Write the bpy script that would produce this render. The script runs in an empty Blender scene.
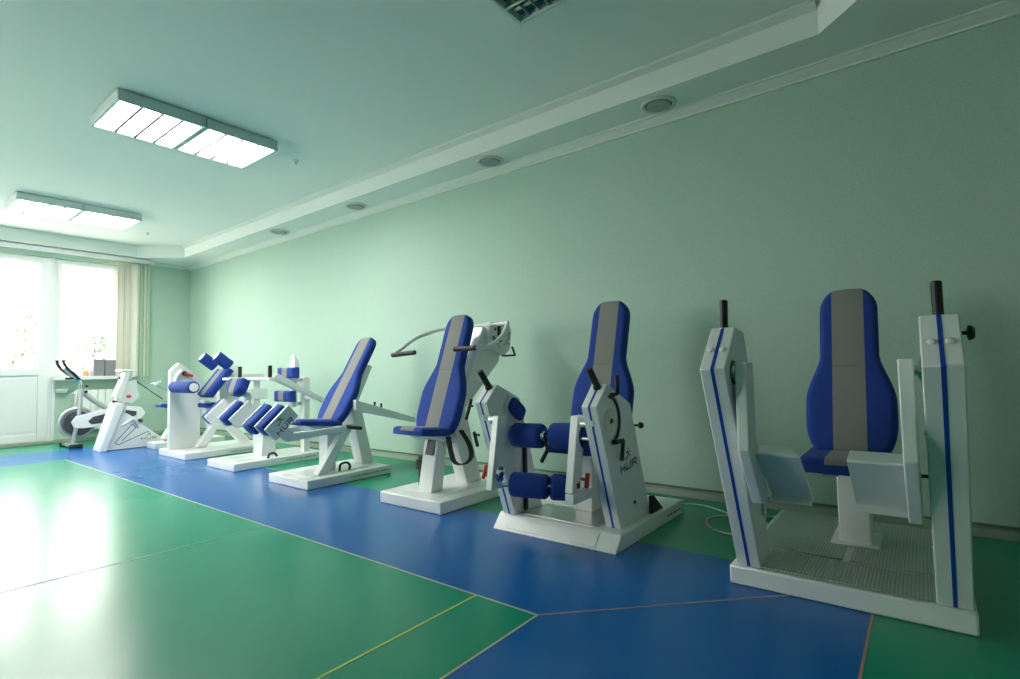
import bpy, bmesh, math, random
from mathutils import Vector, Matrix
random.seed(7)
S = bpy.context.scene
C = S.collection

# ---------------------------------------------------------------- camera
cam = bpy.data.cameras.new('camera')
cam.sensor_fit = 'HORIZONTAL'; cam.sensor_width = 36.0
cam.lens = 36.0*528.46/1020.0
cam.clip_start = 0.05; cam.clip_end = 300
camo = bpy.data.objects.new('camera', cam); C.objects.link(camo)
yaw, pitch, roll = math.radians(52.12833), math.radians(3.13103891), math.radians(-1.17958247)
fwd = Vector((math.sin(yaw)*math.cos(pitch), math.cos(yaw)*math.cos(pitch), math.sin(pitch)))
rt = fwd.cross(Vector((0, 0, 1))).normalized(); up = rt.cross(fwd)
r2 = rt*math.cos(roll)+up*math.sin(roll); u2 = -rt*math.sin(roll)+up*math.cos(roll)
M = Matrix((r2, u2, -fwd)).transposed().to_4x4(); M.translation = Vector((0, 0, 1.0))
camo.matrix_world = M
S.camera = camo

# ---------------------------------------------------------------- sky, exposure
w = bpy.data.worlds.new('sky'); S.world = w; w.use_nodes = True
bg = w.node_tree.nodes['Background']
bg.inputs[0].default_value = (1.0, 0.95, 0.89, 1); bg.inputs[1].default_value = 4.2
S.view_settings.view_transform = 'Standard'; S.view_settings.look = 'None'
S.view_settings.gamma = 1.0; S.view_settings.use_curve_mapping = False
S.view_settings.exposure = 1.74
LAMP_E = 13.0

# ---------------------------------------------------------------- materials
def mat(name, col, rough=.5, metal=0, coat=0, noise=0, nscale=30, bump=0, bscale=200, emit=None, es=0, spec=.5, coatr=.1, sheen=0):
    m = bpy.data.materials.new(name); m.use_nodes = True
    nt = m.node_tree; b = nt.nodes['Principled BSDF']
    b.inputs['Base Color'].default_value = (*col, 1); b.inputs['Roughness'].default_value = rough
    b.inputs['Metallic'].default_value = metal; b.inputs['Coat Weight'].default_value = coat
    b.inputs['Coat Roughness'].default_value = coatr
    b.inputs['Specular IOR Level'].default_value = spec
    if sheen: b.inputs['Sheen Weight'].default_value = sheen
    tc = nt.nodes.new('ShaderNodeTexCoord')
    if noise:
        n = nt.nodes.new('ShaderNodeTexNoise'); n.inputs['Scale'].default_value = nscale; n.inputs['Detail'].default_value = 6
        nt.links.new(tc.outputs['Object'], n.inputs['Vector'])
        mx = nt.nodes.new('ShaderNodeMix'); mx.data_type = 'RGBA'
        mx.inputs['A'].default_value = (*[c*(1-noise) for c in col], 1)
        mx.inputs['B'].default_value = (*[min(1, c*(1+noise)) for c in col], 1)
        nt.links.new(n.outputs['Fac'], mx.inputs['Factor']); nt.links.new(mx.outputs['Result'], b.inputs['Base Color'])
    if bump:
        n = nt.nodes.new('ShaderNodeTexNoise'); n.inputs['Scale'].default_value = bscale; n.inputs['Detail'].default_value = 3
        nt.links.new(tc.outputs['Object'], n.inputs['Vector'])
        bp = nt.nodes.new('ShaderNodeBump'); bp.inputs['Strength'].default_value = bump; bp.inputs['Distance'].default_value = .004
        nt.links.new(n.outputs['Fac'], bp.inputs['Height']); nt.links.new(bp.outputs['Normal'], b.inputs['Normal'])
    if emit:
        b.inputs['Emission Color'].default_value = (*emit, 1); b.inputs['Emission Strength'].default_value = es
    return m

WHITE = mat('white_enamel', (.78, .80, .79), .32, coat=.3, noise=.03, nscale=8)
BLUE = mat('blue_fabric', (.005, .042, .28), .85, noise=.18, nscale=350, bump=.35, bscale=600, sheen=.03)
GREY = mat('grey_fabric', (.23, .23, .22), .85, noise=.15, nscale=350, bump=.35, bscale=600, sheen=.1)
STRIPE = mat('blue_stripe', (.01, .05, .38), .35, coat=.3)
BLACK = mat('black_rubber', (.012, .012, .014), .5, bump=.1)
BLACKG = mat('black_plastic', (.015, .015, .017), .3)
STEEL = mat('brushed_steel', (.62, .63, .64), .28, metal=1)
CHROME = mat('chrome', (.8, .8, .8), .12, metal=1)
SILVER = mat('silver_paint', (.42, .44, .47), .35, metal=.4)
RED = mat('red_plastic', (.55, .03, .02), .35)
LOGO = mat('logo_print', (.02, .05, .14), .5)
LOGOK = mat('dark_print', (.05, .055, .06), .5)
WEB = mat('black_webbing', (.015, .015, .016), .8, bump=.3, bscale=800)
WALL = mat('green_wallpaper', (.43, .585, .49), .85, noise=.18, nscale=110, bump=.7, bscale=140)
CEIL = mat('white_ceiling', (.80, .84, .81), .9)
TRIMM = mat('white_plaster', (.70, .75, .71), .7)
PVC = mat('white_pvc', (.75, .77, .78), .35)
BASEB = mat('olive_baseboard', (.26, .33, .25), .5, noise=.1, nscale=20)
SEAM = mat('weld_seam', (.42, .45, .34), .5)
SEAMY = mat('yellow_weld_seam', (.45, .62, .08), .5)
SEAMO = mat('brown_weld_seam', (.35, .22, .16), .5)
SEAMG = mat('green_weld_seam', (.10, .42, .24), .5)
RAD = mat('radiator_enamel', (.78, .80, .76), .35)
CREAM = mat('cream_blind', (.90, .86, .76), .8)
CREAMG = mat('pale_green_blind', (.62, .72, .58), .8)
BOXG = mat('grey_box', (.22, .22, .24), .6)
ORANGE = mat('orange_item', (.75, .30, .10), .5)
PAPER = mat('paper', (.75, .75, .74), .8)
CABLE = mat('white_cable', (.75, .78, .74), .4)
BEIGE = mat('beige_plastic', (.66, .65, .56), .5)
DISC = mat('grey_disc', (.34, .40, .38), .6)
DARK = mat('dark_gap', (.02, .025, .025), .7)
GREEN_LEAF = mat('leaves', (.05, .085, .03), .7, noise=.4, nscale=3)
BARK = mat('bark', (.12, .09, .06), .9)
BOUNCE_GROUND = mat('bounce_ground', (.62, .59, .52), .9, noise=.3, nscale=2)  # unseen ground outside, made pale to bounce daylight up to the ceiling
LAMPON = mat('lit_diffuser', (.8, .8, .8), .5, emit=(1.0, .97, .91), es=LAMP_E)
LOUV = mat('louvre_aluminium', (.55, .58, .58), .3, metal=.8)
LOUVD = mat('louvre_grey', (.05, .05, .055), .6)
REFL = mat('unlit_reflector', (.10, .28, .30), .25, metal=.6)
LAMPB = mat('lamp_housing', (.60, .68, .68), .5)

def floor_mat(name, col):
    m = bpy.data.materials.new(name); m.use_nodes = True
    nt = m.node_tree; b = nt.nodes['Principled BSDF']; L = nt.links
    tc = nt.nodes.new('ShaderNodeTexCoord')
    n = nt.nodes.new('ShaderNodeTexNoise'); n.inputs['Scale'].default_value = 2.2; n.inputs['Detail'].default_value = 8
    L.new(tc.outputs['Object'], n.inputs['Vector'])
    mx = nt.nodes.new('ShaderNodeMix'); mx.data_type = 'RGBA'
    mx.inputs['A'].default_value = (*[c*.94 for c in col], 1); mx.inputs['B'].default_value = (*[c*1.06 for c in col], 1)
    L.new(n.outputs['Fac'], mx.inputs['Factor'])
    # fine pale scuffs
    mp = nt.nodes.new('ShaderNodeMapping'); mp.inputs['Scale'].default_value = (3.0, 9.0, 1); mp.inputs['Rotation'].default_value = (0, 0, .5)
    L.new(tc.outputs['Object'], mp.inputs['Vector'])
    s = nt.nodes.new('ShaderNodeTexNoise'); s.inputs['Scale'].default_value = 6; s.inputs['Detail'].default_value = 12; s.inputs['Roughness'].default_value = .7
    L.new(mp.outputs['Vector'], s.inputs['Vector'])
    cr = nt.nodes.new('ShaderNodeValToRGB'); cr.color_ramp.elements[0].position = .64; cr.color_ramp.elements[1].position = .85
    cr.color_ramp.elements[1].color = (.16, .16, .16, 1)
    L.new(s.outputs['Fac'], cr.inputs['Fac'])
    m2 = nt.nodes.new('ShaderNodeMix'); m2.data_type = 'RGBA'; m2.inputs['B'].default_value = (.30, .45, .42, 1)
    L.new(cr.outputs['Color'], m2.inputs['Factor']); L.new(mx.outputs['Result'], m2.inputs['A'])
    L.new(m2.outputs['Result'], b.inputs['Base Color'])
    mr = nt.nodes.new('ShaderNodeMapRange'); mr.inputs['To Min'].default_value = .21; mr.inputs['To Max'].default_value = .30
    L.new(n.outputs['Fac'], mr.inputs['Value']); L.new(mr.outputs['Result'], b.inputs['Roughness'])
    b.inputs['Specular IOR Level'].default_value = .4
    b2 = nt.nodes.new('ShaderNodeTexNoise'); b2.inputs['Scale'].default_value = 5; b2.inputs['Detail'].default_value = 4
    L.new(tc.outputs['Object'], b2.inputs['Vector'])
    bp = nt.nodes.new('ShaderNodeBump'); bp.inputs['Strength'].default_value = .04; bp.inputs['Distance'].default_value = .01
    L.new(b2.outputs['Fac'], bp.inputs['Height']); L.new(bp.outputs['Normal'], b.inputs['Normal'])
    return m
FGREEN = floor_mat('green_linoleum', (.0, .25, .145))
FBLUE = floor_mat('blue_linoleum', (.0, .105, .37))

# ribbed foot plates
def grate_mat():
    m = mat('ribbed_aluminium', (.36, .38, .35), .4, metal=.5)
    nt = m.node_tree; b = nt.nodes['Principled BSDF']; L = nt.links
    tc = nt.nodes.new('ShaderNodeTexCoord')
    hs = []
    for d in ('X', 'Y'):
        wv = nt.nodes.new('ShaderNodeTexWave'); wv.bands_direction = d; wv.inputs['Scale'].default_value = 24 if d == 'Y' else 7
        wv.inputs['Distortion'].default_value = 0
        L.new(tc.outputs['Object'], wv.inputs['Vector']); hs.append(wv)
    mu = nt.nodes.new('ShaderNodeMath'); mu.operation = 'MULTIPLY'
    mu0 = nt.nodes.new('ShaderNodeMath'); mu0.operation = 'MULTIPLY_ADD'; mu0.inputs[1].default_value = .3; mu0.inputs[2].default_value = .7
    L.new(hs[0].outputs['Fac'], mu0.inputs[0]); L.new(mu0.outputs[0], mu.inputs[0]); L.new(hs[1].outputs['Fac'], mu.inputs[1])
    bp = nt.nodes.new('ShaderNodeBump'); bp.inputs['Strength'].default_value = .5; bp.inputs['Distance'].default_value = .003
    L.new(mu.outputs[0], bp.inputs['Height']); L.new(bp.outputs['Normal'], b.inputs['Normal'])
    mx = nt.nodes.new('ShaderNodeMix'); mx.data_type = 'RGBA'
    mx.inputs['A'].default_value = (.34, .37, .33, 1); mx.inputs['B'].default_value = (.55, .58, .54, 1)
    L.new(mu.outputs[0], mx.inputs['Factor']); L.new(mx.outputs['Result'], b.inputs['Base Color'])
    return m
GRATE = grate_mat()

def glass_mat():
    m = bpy.data.materials.new('window_glass'); m.use_nodes = True
    nt = m.node_tree; nt.nodes.remove(nt.nodes['Principled BSDF'])
    o = nt.nodes['Material Output']; t = nt.nodes.new('ShaderNodeBsdfTransparent'); g = nt.nodes.new('ShaderNodeBsdfGlossy')
    t.inputs[0].default_value = (.96, .98, .97, 1); g.inputs['Roughness'].default_value = .02
    mx = nt.nodes.new('ShaderNodeMixShader'); mx.inputs[0].default_value = .06
    nt.links.new(t.outputs[0], mx.inputs[1]); nt.links.new(g.outputs[0], mx.inputs[2]); nt.links.new(mx.outputs[0], o.inputs[0])
    return m
GLASS = glass_mat()

# ---------------------------------------------------------------- mesh helpers
class MB:
    """collects faces in world coordinates, links them as one mesh object"""
    def __init__(s): s.v = []; s.f = []; s.m = []
    def add(s, vs, fs, mi=0):
        o = len(s.v); s.v += [tuple(v) for v in vs]
        for f in fs: s.f.append([i+o for i in f]); s.m.append(mi)
        return s
    def box(s, x0, x1, y0, y1, z0, z1, mi=0):
        vs = [(x, y, z) for x in (x0, x1) for y in (y0, y1) for z in (z0, z1)]
        return s.add(vs, [(0, 1, 3, 2), (4, 6, 7, 5), (0, 4, 5, 1), (2, 3, 7, 6), (0, 2, 6, 4), (1, 5, 7, 3)], mi)
    def prism(s, pts, y0, y1, mi=0, axis='y'):
        """outline in (x,z) pushed along y; axis 'z': outline in (x,y) pushed along z"""
        n = len(pts)
        if axis == 'y': vs = [(a, y0, b) for a, b in pts]+[(a, y1, b) for a, b in pts]
        elif axis == 'z': vs = [(a, b, y0) for a, b in pts]+[(a, b, y1) for a, b in pts]
        else: vs = [(y0, a, b) for a, b in pts]+[(y1, a, b) for a, b in pts]
        fs = [tuple(range(n)), tuple(range(2*n-1, n-1, -1))]+[(i, (i+1) % n, n+(i+1) % n, n+i) for i in range(n)]
        return s.add(vs, fs, mi)
    def ring(s, path_frames, prof, mi=0, cap=True, closed=False):
        n = len(prof); vs = []
        for (p, a, b, sc) in path_frames:
            for (u, v) in prof: vs.append(p+a*(u*sc)+b*(v*sc))
        fs = []
        k = len(path_frames)
        for i in range(k if closed else k-1):
            j = (i+1) % k
            for q in range(n): fs.append((i*n+q, i*n+(q+1) % n, j*n+(q+1) % n, j*n+q))
        if cap and not closed: fs += [tuple(range(n-1, -1, -1)), tuple(range((k-1)*n, k*n))]
        return s.add(vs, fs, mi)
    def tube(s, pts, r, n=12, mi=0, round_=0, closed=False, flat=None):
        P = [Vector(p) for p in pts]
        if round_:
            Q = [P[0]]
            for i in range(1, len(P)-1):
                a, b, c = P[i-1], P[i], P[i+1]
                d1 = min(round_, (b-a).length*.49); d2 = min(round_, (c-b).length*.49)
                s0 = b+(a-b).normalized()*d1; s2 = b+(c-b).normalized()*d2
                for t in (0, .2, .4, .6, .8, 1): Q.append(s0*(1-t)**2+b*2*t*(1-t)+s2*t*t)
            Q.append(P[-1]); P = Q
        fr = []; prev = None
        for i, p in enumerate(P):
            if closed: t = (P[(i+1) % len(P)]-P[i-1]).normalized()
            else: t = (P[min(i+1, len(P)-1)]-P[max(i-1, 0)]).normalized()
            if prev is None:
                h = Vector((0, 0, 1)) if abs(t.z) < .9 else Vector((0, 1, 0)); a = t.cross(h).normalized()
            else: a = (prev-t*prev.dot(t)).normalized()
            prev = a; fr.append((p, a, t.cross(a), 1))
        rr = flat or (r, r)
        prof = [(rr[0]*math.cos(2*math.pi*q/n), rr[1]*math.sin(2*math.pi*q/n)) for q in range(n)]
        if flat: prof = [(-rr[0], -rr[1]), (rr[0], -rr[1]), (rr[0], rr[1]), (-rr[0], rr[1])]
        return s.ring(fr, prof, mi, closed=closed)
    def lathe(s, p0, p1, prof, n=24, mi=0):
        """prof: list of (t in metres from p0, radius)"""
        p0 = Vector(p0); d = (Vector(p1)-p0).normalized()
        h = Vector((0, 0, 1)) if abs(d.z) < .9 else Vector((1, 0, 0)); a = d.cross(h).normalized(); b = d.cross(a)
        return s.ring([(p0+d*t, a, b, max(r, 1e-4)) for t, r in prof], [(math.cos(2*math.pi*q/n), math.sin(2*math.pi*q/n)) for q in range(n)], mi)
    def cyl(s, p0, p1, r, n=20, mi=0, e=None):
        L = (Vector(p1)-Vector(p0)).length; e = min(r*.2, L*.2) if e is None else e
        return s.lathe(p0, p1, [(0, r-e), (e, r), (L-e, r), (L, r-e)], n, mi)
    def roller(s, p0, p1, r, mi=0, e=.022):
        L = (Vector(p1)-Vector(p0)).length
        pr = [(0, r*.3), (.002, r-e)]+[(e-e*math.cos(a), r-e+e*math.sin(a)) for a in (.4, .8, 1.2, 1.57)]
        pr += [(L-t, q) for t, q in reversed(pr)]
        return s.lathe(p0, p1, pr, 28, mi)
    def build(s, name, mats, parent=None, bevel=0, smooth=35, label=None):
        if not isinstance(mats, (list, tuple)): mats = [mats]
        off = Vector(parent['_o']) if parent is not None else Vector((0, 0, 0))
        me = bpy.data.meshes.new(name)
        me.from_pydata([Vector(v)-off for v in s.v], [], s.f)
        for m in mats: me.materials.append(m)
        for p, mi in zip(me.polygons, s.m): p.material_index = mi
        bm = bmesh.new(); bm.from_mesh(me)
        bmesh.ops.recalc_face_normals(bm, faces=bm.faces)
        bm.to_mesh(me); bm.free()
        if smooth:
            me.polygons.foreach_set('use_smooth', [True]*len(me.polygons)); me.set_sharp_from_angle(angle=math.radians(smooth))
        o = bpy.data.objects.new(name, me); C.objects.link(o)
        o['_o'] = tuple(off)
        if parent is not None: o.parent = parent
        if bevel:
            b = o.modifiers.new('bevel', 'BEVEL'); b.width = bevel; b.segments = 2; b.limit_method = 'ANGLE'; b.angle_limit = math.radians(30)
        if label: o['label'] = label
        return o

def tag(o, label, cat, group=None, kind=None):
    o['label'] = label; o['category'] = cat
    if group: o['group'] = group
    if kind: o['kind'] = kind
    return o
def thing(name, loc, label, cat, group=None):
    o = bpy.data.objects.new(name, None); C.objects.link(o); o.location = loc; o.empty_display_size = .1
    o['_o'] = tuple(loc); tag(o, label, cat, group); return o
def struct(name, mb, m, bevel=0, smooth=35):
    o = mb.build(name, m, None, bevel, smooth); o['kind'] = 'structure'; return o

def cushion(name, parent, base, s_dir, n_dir, outline, L, T, stripe=.072, seams=(), e=.028, label=None, m=None):
    """upholstered pad: outline(s)->half width, base = middle of the lower back edge"""
    base = Vector(base); s_dir = Vector(s_dir).normalized(); n_dir = Vector(n_dir).normalized(); yv = s_dir.cross(n_dir)
    ss = [0, .004, .012, e, .05, .08]
    k = int(L/.03); ss += [.08+(L-.16)*i/k for i in range(1, k)]+[L-.08, L-.05, L-e, L-.012, L-.004, L]
    for q in seams: ss += [q-.007, q, q+.007]
    ss = sorted(set(round(x, 4) for x in ss))
    def h(d):
        d = max(0, min(d, e)); return T-e+math.sqrt(max(0, e*e-(e-d)**2))
    rows = []
    for s_ in ss:
        wd = outline(s_)
        st = min(stripe, wd-.004)
        cols = []
        for q in (0, .15, .45, .8, 1.15): cols.append(wd-e*q if wd-e*q > st else st+(wd-st)*(1-q/1.2))
        cols += [st+(cols[-1]-st)*.5, st, st*.5, 0]
        row = []
        full = cols+[-c for c in reversed(cols[:-1])]
        for y in full:
            dd = min(wd-abs(y), s_, L-s_); hh = h(dd)+.006*(1-(y/wd)**2)
            for q in seams:
                if abs(s_-q) < .003 and abs(y) <= st+.001: hh -= .005
            row.append(base+s_dir*s_+yv*y+n_dir*hh)
        rows.append(row)
    nc = len(rows[0]); mb = MB()
    vs = [p for r_ in rows for p in r_]; F = len(vs)
    for i, r_ in enumerate(rows):
        wd = outline(ss[i])*.985
        vs.append(base+s_dir*ss[i]+yv*wd); vs.append(base+s_dir*ss[i]-yv*wd)
    for i in range(len(rows)-1):
        for j in range(nc-1):
            mi = 1 if (6 <= j < nc-7) and stripe > 0 else 0
            mb_f = (i*nc+j, i*nc+j+1, (i+1)*nc+j+1, (i+1)*nc+j); mb.f.append(mb_f); mb.m.append(mi)
        a, b = F+2*i, F+2*i+2
        for f in ((a, i*nc, (i+1)*nc, b), (i*nc+nc-1, a+1, b+1, (i+1)*nc+nc-1), (a, b, b+1, a+1)): mb.f.append(f); mb.m.append(0)
    mb.f.append([F]+[F+1]+list(range(nc-1, -1, -1))); mb.m.append(0)
    l = len(rows)-1; mb.f.append([F+2*l+1, F+2*l]+list(range(l*nc, l*nc+nc))); mb.m.append(0)
    mb.f = [list(f) for f in mb.f]; mb.v = [tuple(v) for v in vs]
    return mb.build(name, m or [BLUE, GREY], parent, 0, 50, label)

def back_outline(L, wt=.132, wb=.197):
    def f(s):
        u = s/L
        if s < .17: base = wb*(.66+.34*math.sqrt(max(0, 1-((.17-s)/.17)**2)))
        elif u < .30: base = wb
        elif u < .56:
            t = (u-.30)/.26; t = t*t*(1.5-.5*t)*.55+t*t*(3-2*t)*.45; base = wb*(1-t)+(wt)*t
        else: base = wt
        d = L-s
        if d < .12: base = min(base, .040+(wt-.040)*math.sqrt(max(0, 1-((.12-d)/.12)**2)))
        return base
    return f
def seat_outline(L, wd=.18):
    return lambda s: wd*(1-.18*max(0, 1-min(s, L-s)/.06)**2)

def backrest(parent, xb, zb, xt, zt, yc, wt=.132, wb=.197):
    v = Vector((xt-xb, 0, zt-zb)); L = v.length; n = Vector((-v.z, 0, v.x)).normalized()
    return cushion('backrest', parent, Vector((xb, yc, zb))-n*.0, v, n, back_outline(L, wt, wb), L, .065, seams=(L*.50,), label='blue upholstery with a grey centre stripe')
def seat(parent, x0, x1, yc, z0, z1=None, wd=.18, T=.065):
    z1 = z0 if z1 is None else z1
    v = Vector((x1-x0, 0, z1-z0)); n = Vector((-v.z, 0, v.x)).normalized()
    L = v.length
    return cushion('seat', parent, (x0, yc, z0), v, n, seat_outline(L, wd), L, T, label='blue seat with a grey centre stripe')

def text_mesh(txt, size, ox, oy, fn, xs=1.0, depth=.0015):
    """lettering as mesh; fn maps local (u,v,depth) to world"""
    cu = bpy.data.curves.new('t', 'FONT'); cu.body = txt; cu.size = size; cu.extrude = depth; cu.resolution_u = 3; cu.align_x = 'CENTER'
    o = bpy.data.objects.new('t', cu); C.objects.link(o)
    dg = bpy.context.evaluated_depsgraph_get(); me = bpy.data.meshes.new_from_object(o.evaluated_get(dg))
    mb = MB(); mb.add([fn(v.co.x*xs+ox, v.co.y+oy, v.co.z+depth) for v in me.vertices], [tuple(p.vertices) for p in me.polygons])
    bpy.data.objects.remove(o); bpy.data.meshes.remove(me); return mb
def strokes(mb, lines, wd, fn, h=.002):
    for a, b in lines:
        a = Vector(a); b = Vector(b); d = (b-a).normalized(); n = Vector((-d.y, d.x))*wd/2
        q = [a+n, a-n, b-n, b+n]
        mb.add([fn(p.x, p.y, 0) for p in q]+[fn(p.x, p.y, h) for p in q], [(0, 1, 2, 3), (4, 5, 6, 7), (0, 1, 5, 4), (1, 2, 6, 5), (2, 3, 7, 6), (3, 0, 4, 7)])
    return mb
def maker_mark(parent, cx, cz, y, ang, size, m=LOGO, figure=True, xs=1.5):
    """three letters with a striding figure above, on a face looking to -y"""
    ca, sa = math.cos(ang), math.sin(ang)
    fn = lambda u, v, d: (cx+u*ca-v*sa, y-d-.0005, cz+u*sa+v*ca)
    k = size
    # squared letters H U R
    g = []
    for ch, ox in (('H', -1.15), ('U', 0), ('R', 1.15)):
        a = {'H': [((-.38, 0), (-.38, 1)), ((.38, 0), (.38, 1)), ((-.38, .5), (.38, .5))],
             'U': [((-.38, 1), (-.38, .05)), ((-.38, .08), (.38, .08)), ((.38, .05), (.38, 1))],
             'R': [((-.38, 0), (-.38, 1)), ((-.38, .92), (.38, .92)), ((.38, .95), (.38, .45)), ((-.38, .48), (.38, .48)), ((.0, .48), (.40, 0))]}[ch]
        g += [((p[0]*k*xs/1.2+ox*k*xs/1.2, p[1]*k), (q[0]*k*xs/1.2+ox*k*xs/1.2, q[1]*k)) for p, q in a]
    strokes(MB(), g, k*.16, fn).build('lettering', m, parent, 0, 0)
    if figure:
        f = [((-.1, 2.5), (.15, 2.0)), ((.15, 2.0), (-.35, 1.6)), ((.15, 2.0), (.65, 1.6)), ((-.4, 2.35), (.5, 2.3)), ((-.35, 1.6), (-.75, 1.55)), ((.05, 2.9), (.2, 2.7))]
        strokes(MB(), [((p[0]*k*1.3, p[1]*k), (q[0]*k*1.3, q[1]*k)) for p, q in f], k*.15, fn).build('figure_emblem', m, parent, 0, 0)
def scribble(parent, x0, x1, z, y, m=LOGOK):
    fn = lambda u, v, d: (u, y-d-.0005, v)
    g = []; x = x0; i = 0
    rnd = random.Random(int(x0*1000))
    while x < x1:
        w_ = rnd.uniform(.006, .012)
        g.append(((x, z), (x+w_*.6, z+rnd.choice((.008, .012, .014))))); g.append(((x+w_*.6, z+.008), (x+w_, z)))
        x += w_+(.012 if i % 9 == 8 else .002); i += 1
    strokes(MB(), g, .0028, fn, .001).build('small_lettering', m, parent, 0, 0)

# ================================================================ THE ROOM
XW, YF, XL, YN = 4.02, 10.55, -2.3, -2.3
ZC, ZS = 3.18, 2.98
# floor: sheets of linoleum, one mesh, one material per sheet
fl = MB()
def rect(x0, x1, y0, y1, mi, z=0): fl.add([(x0, y0, z), (x1, y0, z), (x1, y1, z), (x0, y1, z)], [(0, 1, 2, 3)], mi)
X1, X2, Y0, Y1, Y2, Y3 = 1.79, 2.86, .205, 1.28, 8.28, 9.45
XM, XM2 = -.4, -1.45
rect(XM, X1, Y1, Y2, 0)                                   # green centre
rect(X1, X2, Y0, Y3, 1); rect(XM, X1, Y2, Y3, 1); rect(XM, X1, Y0, Y1, 1); rect(XM2, XM, Y0, Y3, 1)
rect(X2, XW, YN, YF, 0); rect(XM2, X2, Y3, YF, 0); rect(XM2, X2, YN, Y0, 0); rect(XL, XM2, YN, YF, 0)
fl.add([(XL, YN, -.2), (XW, YN, -.2), (XW, YF, -.2), (XL, YF, -.2)], [(0, 1, 2, 3)], 0)
struct('floor', fl, [FGREEN, FBLUE], 0, 0)
# weld seams between the sheets
sm = MB(); sw = .0045
def seam(a, b, mi, wd=sw):
    a = Vector((*a, 0)); b = Vector((*b, 0)); d = (b-a).normalized(); n = Vector((-d.y, d.x, 0))*wd
    q = [a+n, a-n, b-n, b+n]; up_ = Vector((0, 0, .0012))
    sm.add([p for p in q]+[p+up_ for p in q], [(4, 5, 6, 7), (0, 1, 5, 4), (1, 2, 6, 5), (2, 3, 7, 6), (3, 0, 4, 7)], mi)
seam((X1, Y1), (X1, Y2), 0); seam((XM, Y1), (X1, Y1), 0); seam((XM, Y2), (X1, Y2), 0)
seam((XM, 1.61), (X1, 1.61), 1)
seam((XM, 3.454), (X1, 3.454), 3); 
seam((X1, Y1), (X2, Y0), 2, .004); seam((XM, Y0), (X2, Y0), 2); 
so = sm.build('trim_1', [SEAM, SEAMY, SEAMO, SEAMG], None, 0, 0); so['kind'] = 'structure'

wr = MB().box(XW, XW+.2, YN-.2, YF+.25, -.2, ZC+.2); struct('wall_right', wr, WALL)
wl = MB(); LW_ADDED = [(4.6, 6.8)]  # unseen window opening, added to bring daylight onto right wall and machines
wl.box(XL-.2, XL, YN-.2, YF+.25, -.2, 1.0); wl.box(XL-.2, XL, YN-.2, YF+.25, 2.8, ZC+.2); yy = YN-.2
for a, b in LW_ADDED+[(YF+.25, 0)]: wl.box(XL-.2, XL, yy, a, 1.0, 2.8); yy = b
struct('wall_left', wl, WALL)
for n_, (a, b) in enumerate(LW_ADDED):
    mb = MB(); t_ = .06
    mb.box(XL-.14, XL-.06, a, b, 1.0, 1.0+t_); mb.box(XL-.14, XL-.06, a, b, 2.8-t_, 2.8); mb.box(XL-.14, XL-.06, a, a+t_, 1.0+t_, 2.8-t_); mb.box(XL-.14, XL-.06, b-t_, b, 1.0+t_, 2.8-t_); mb.box(XL-.14, XL-.06, (a+b)/2-.04, (a+b)/2+.04, 1.0+t_, 2.8-t_)
    f = struct('window_%d' % (n_+4), mb, PVC, .004)
    MB().box(XL-.105, XL-.095, a+t_, (a+b)/2-.04, 1.0+t_, 2.8-t_).build('window_pane', GLASS, f, 0, 0)
    MB().box(XL-.105, XL-.095, (a+b)/2+.04, b-t_, 1.0+t_, 2.8-t_).build('window_pane', GLASS, f, 0, 0)
struct('wall_near', MB().box(XL, XW, YN-.2, YN, -.2, ZC+.2), WALL)
wf = MB()
DX0, DX1 = .98, 2.10          # balcony door opening
WX1 = 2.93                    # right edge of the window beside it
SILL, HEAD = 1.02, 2.86
ya, yb = YF, YF+.25
wf.box(WX1, XW, ya, yb, -.2, ZC+.2); wf.box(DX1, WX1, ya, yb, -.2, SILL); wf.box(-1.9, WX1, ya, yb, HEAD, ZC+.2)
wf.box(-1.9, DX0-.12, ya, yb, -.2, SILL); wf.box(DX0-.12, DX0, ya, yb, -.2, HEAD); wf.box(XL, -1.9, ya, yb, -.2, ZC+.2)
struct('wall_far', wf, WALL)
# ceiling: raised field with lower border all round
ce = MB()
ce.box(XL, XW, YN, YF, ZC, ZC+.15)
ce.prism([(3.61, YN), (XW, YN), (XW, YF), (3.61, YF)], ZS, ZC+.01, axis='z')
ce.prism([(XL, 10.27), (3.61, 10.27), (3.61, YF), (XL, YF)], ZS, ZC+.01, axis='z')
ce.prism([(3.09, 10.27), (3.61, 9.72), (3.61, 10.27)], ZS, ZC+.01, axis='z')
ce.prism([(XL, YN), (3.61, YN), (3.61, .18), (XL, .18)], ZS, ZC+.01, axis='z')
ce.prism([(3.40, .18), (3.61, .18), (3.61, .395)], ZS, ZC+.01, axis='z')
ce.prism([(XL, .18), (-1.7, .18), (-1.7, 10.27), (XL, 10.27)], ZS, ZC+.01, axis='z')
struct('ceiling', ce, CEIL, 0, 0)
# thin step inside the raised field
struct('trim_2', MB().prism([(3.61, ZC), (3.56, ZC), (3.56, ZC-.018), (3.58, ZC-.03), (3.61, ZC-.045)], .40, 9.72), TRIMM)
# cornice on right wall and far wall
cp = [(0, 0), (-.085, 0), (-.085, -.012), (-.07, -.016), (-.055, -.035), (-.03, -.045), (-.018, -.055), (-.018, -.068), (0, -.068)]
struct('trim_3', MB().prism([(XW+a, ZS+b) for a, b in cp], YN, YF), TRIMM)
struct('trim_4', MB().prism([(YF+a*.5, ZS+b*.8) for a, b in cp], 3.38, XW, axis='x'), TRIMM)
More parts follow.
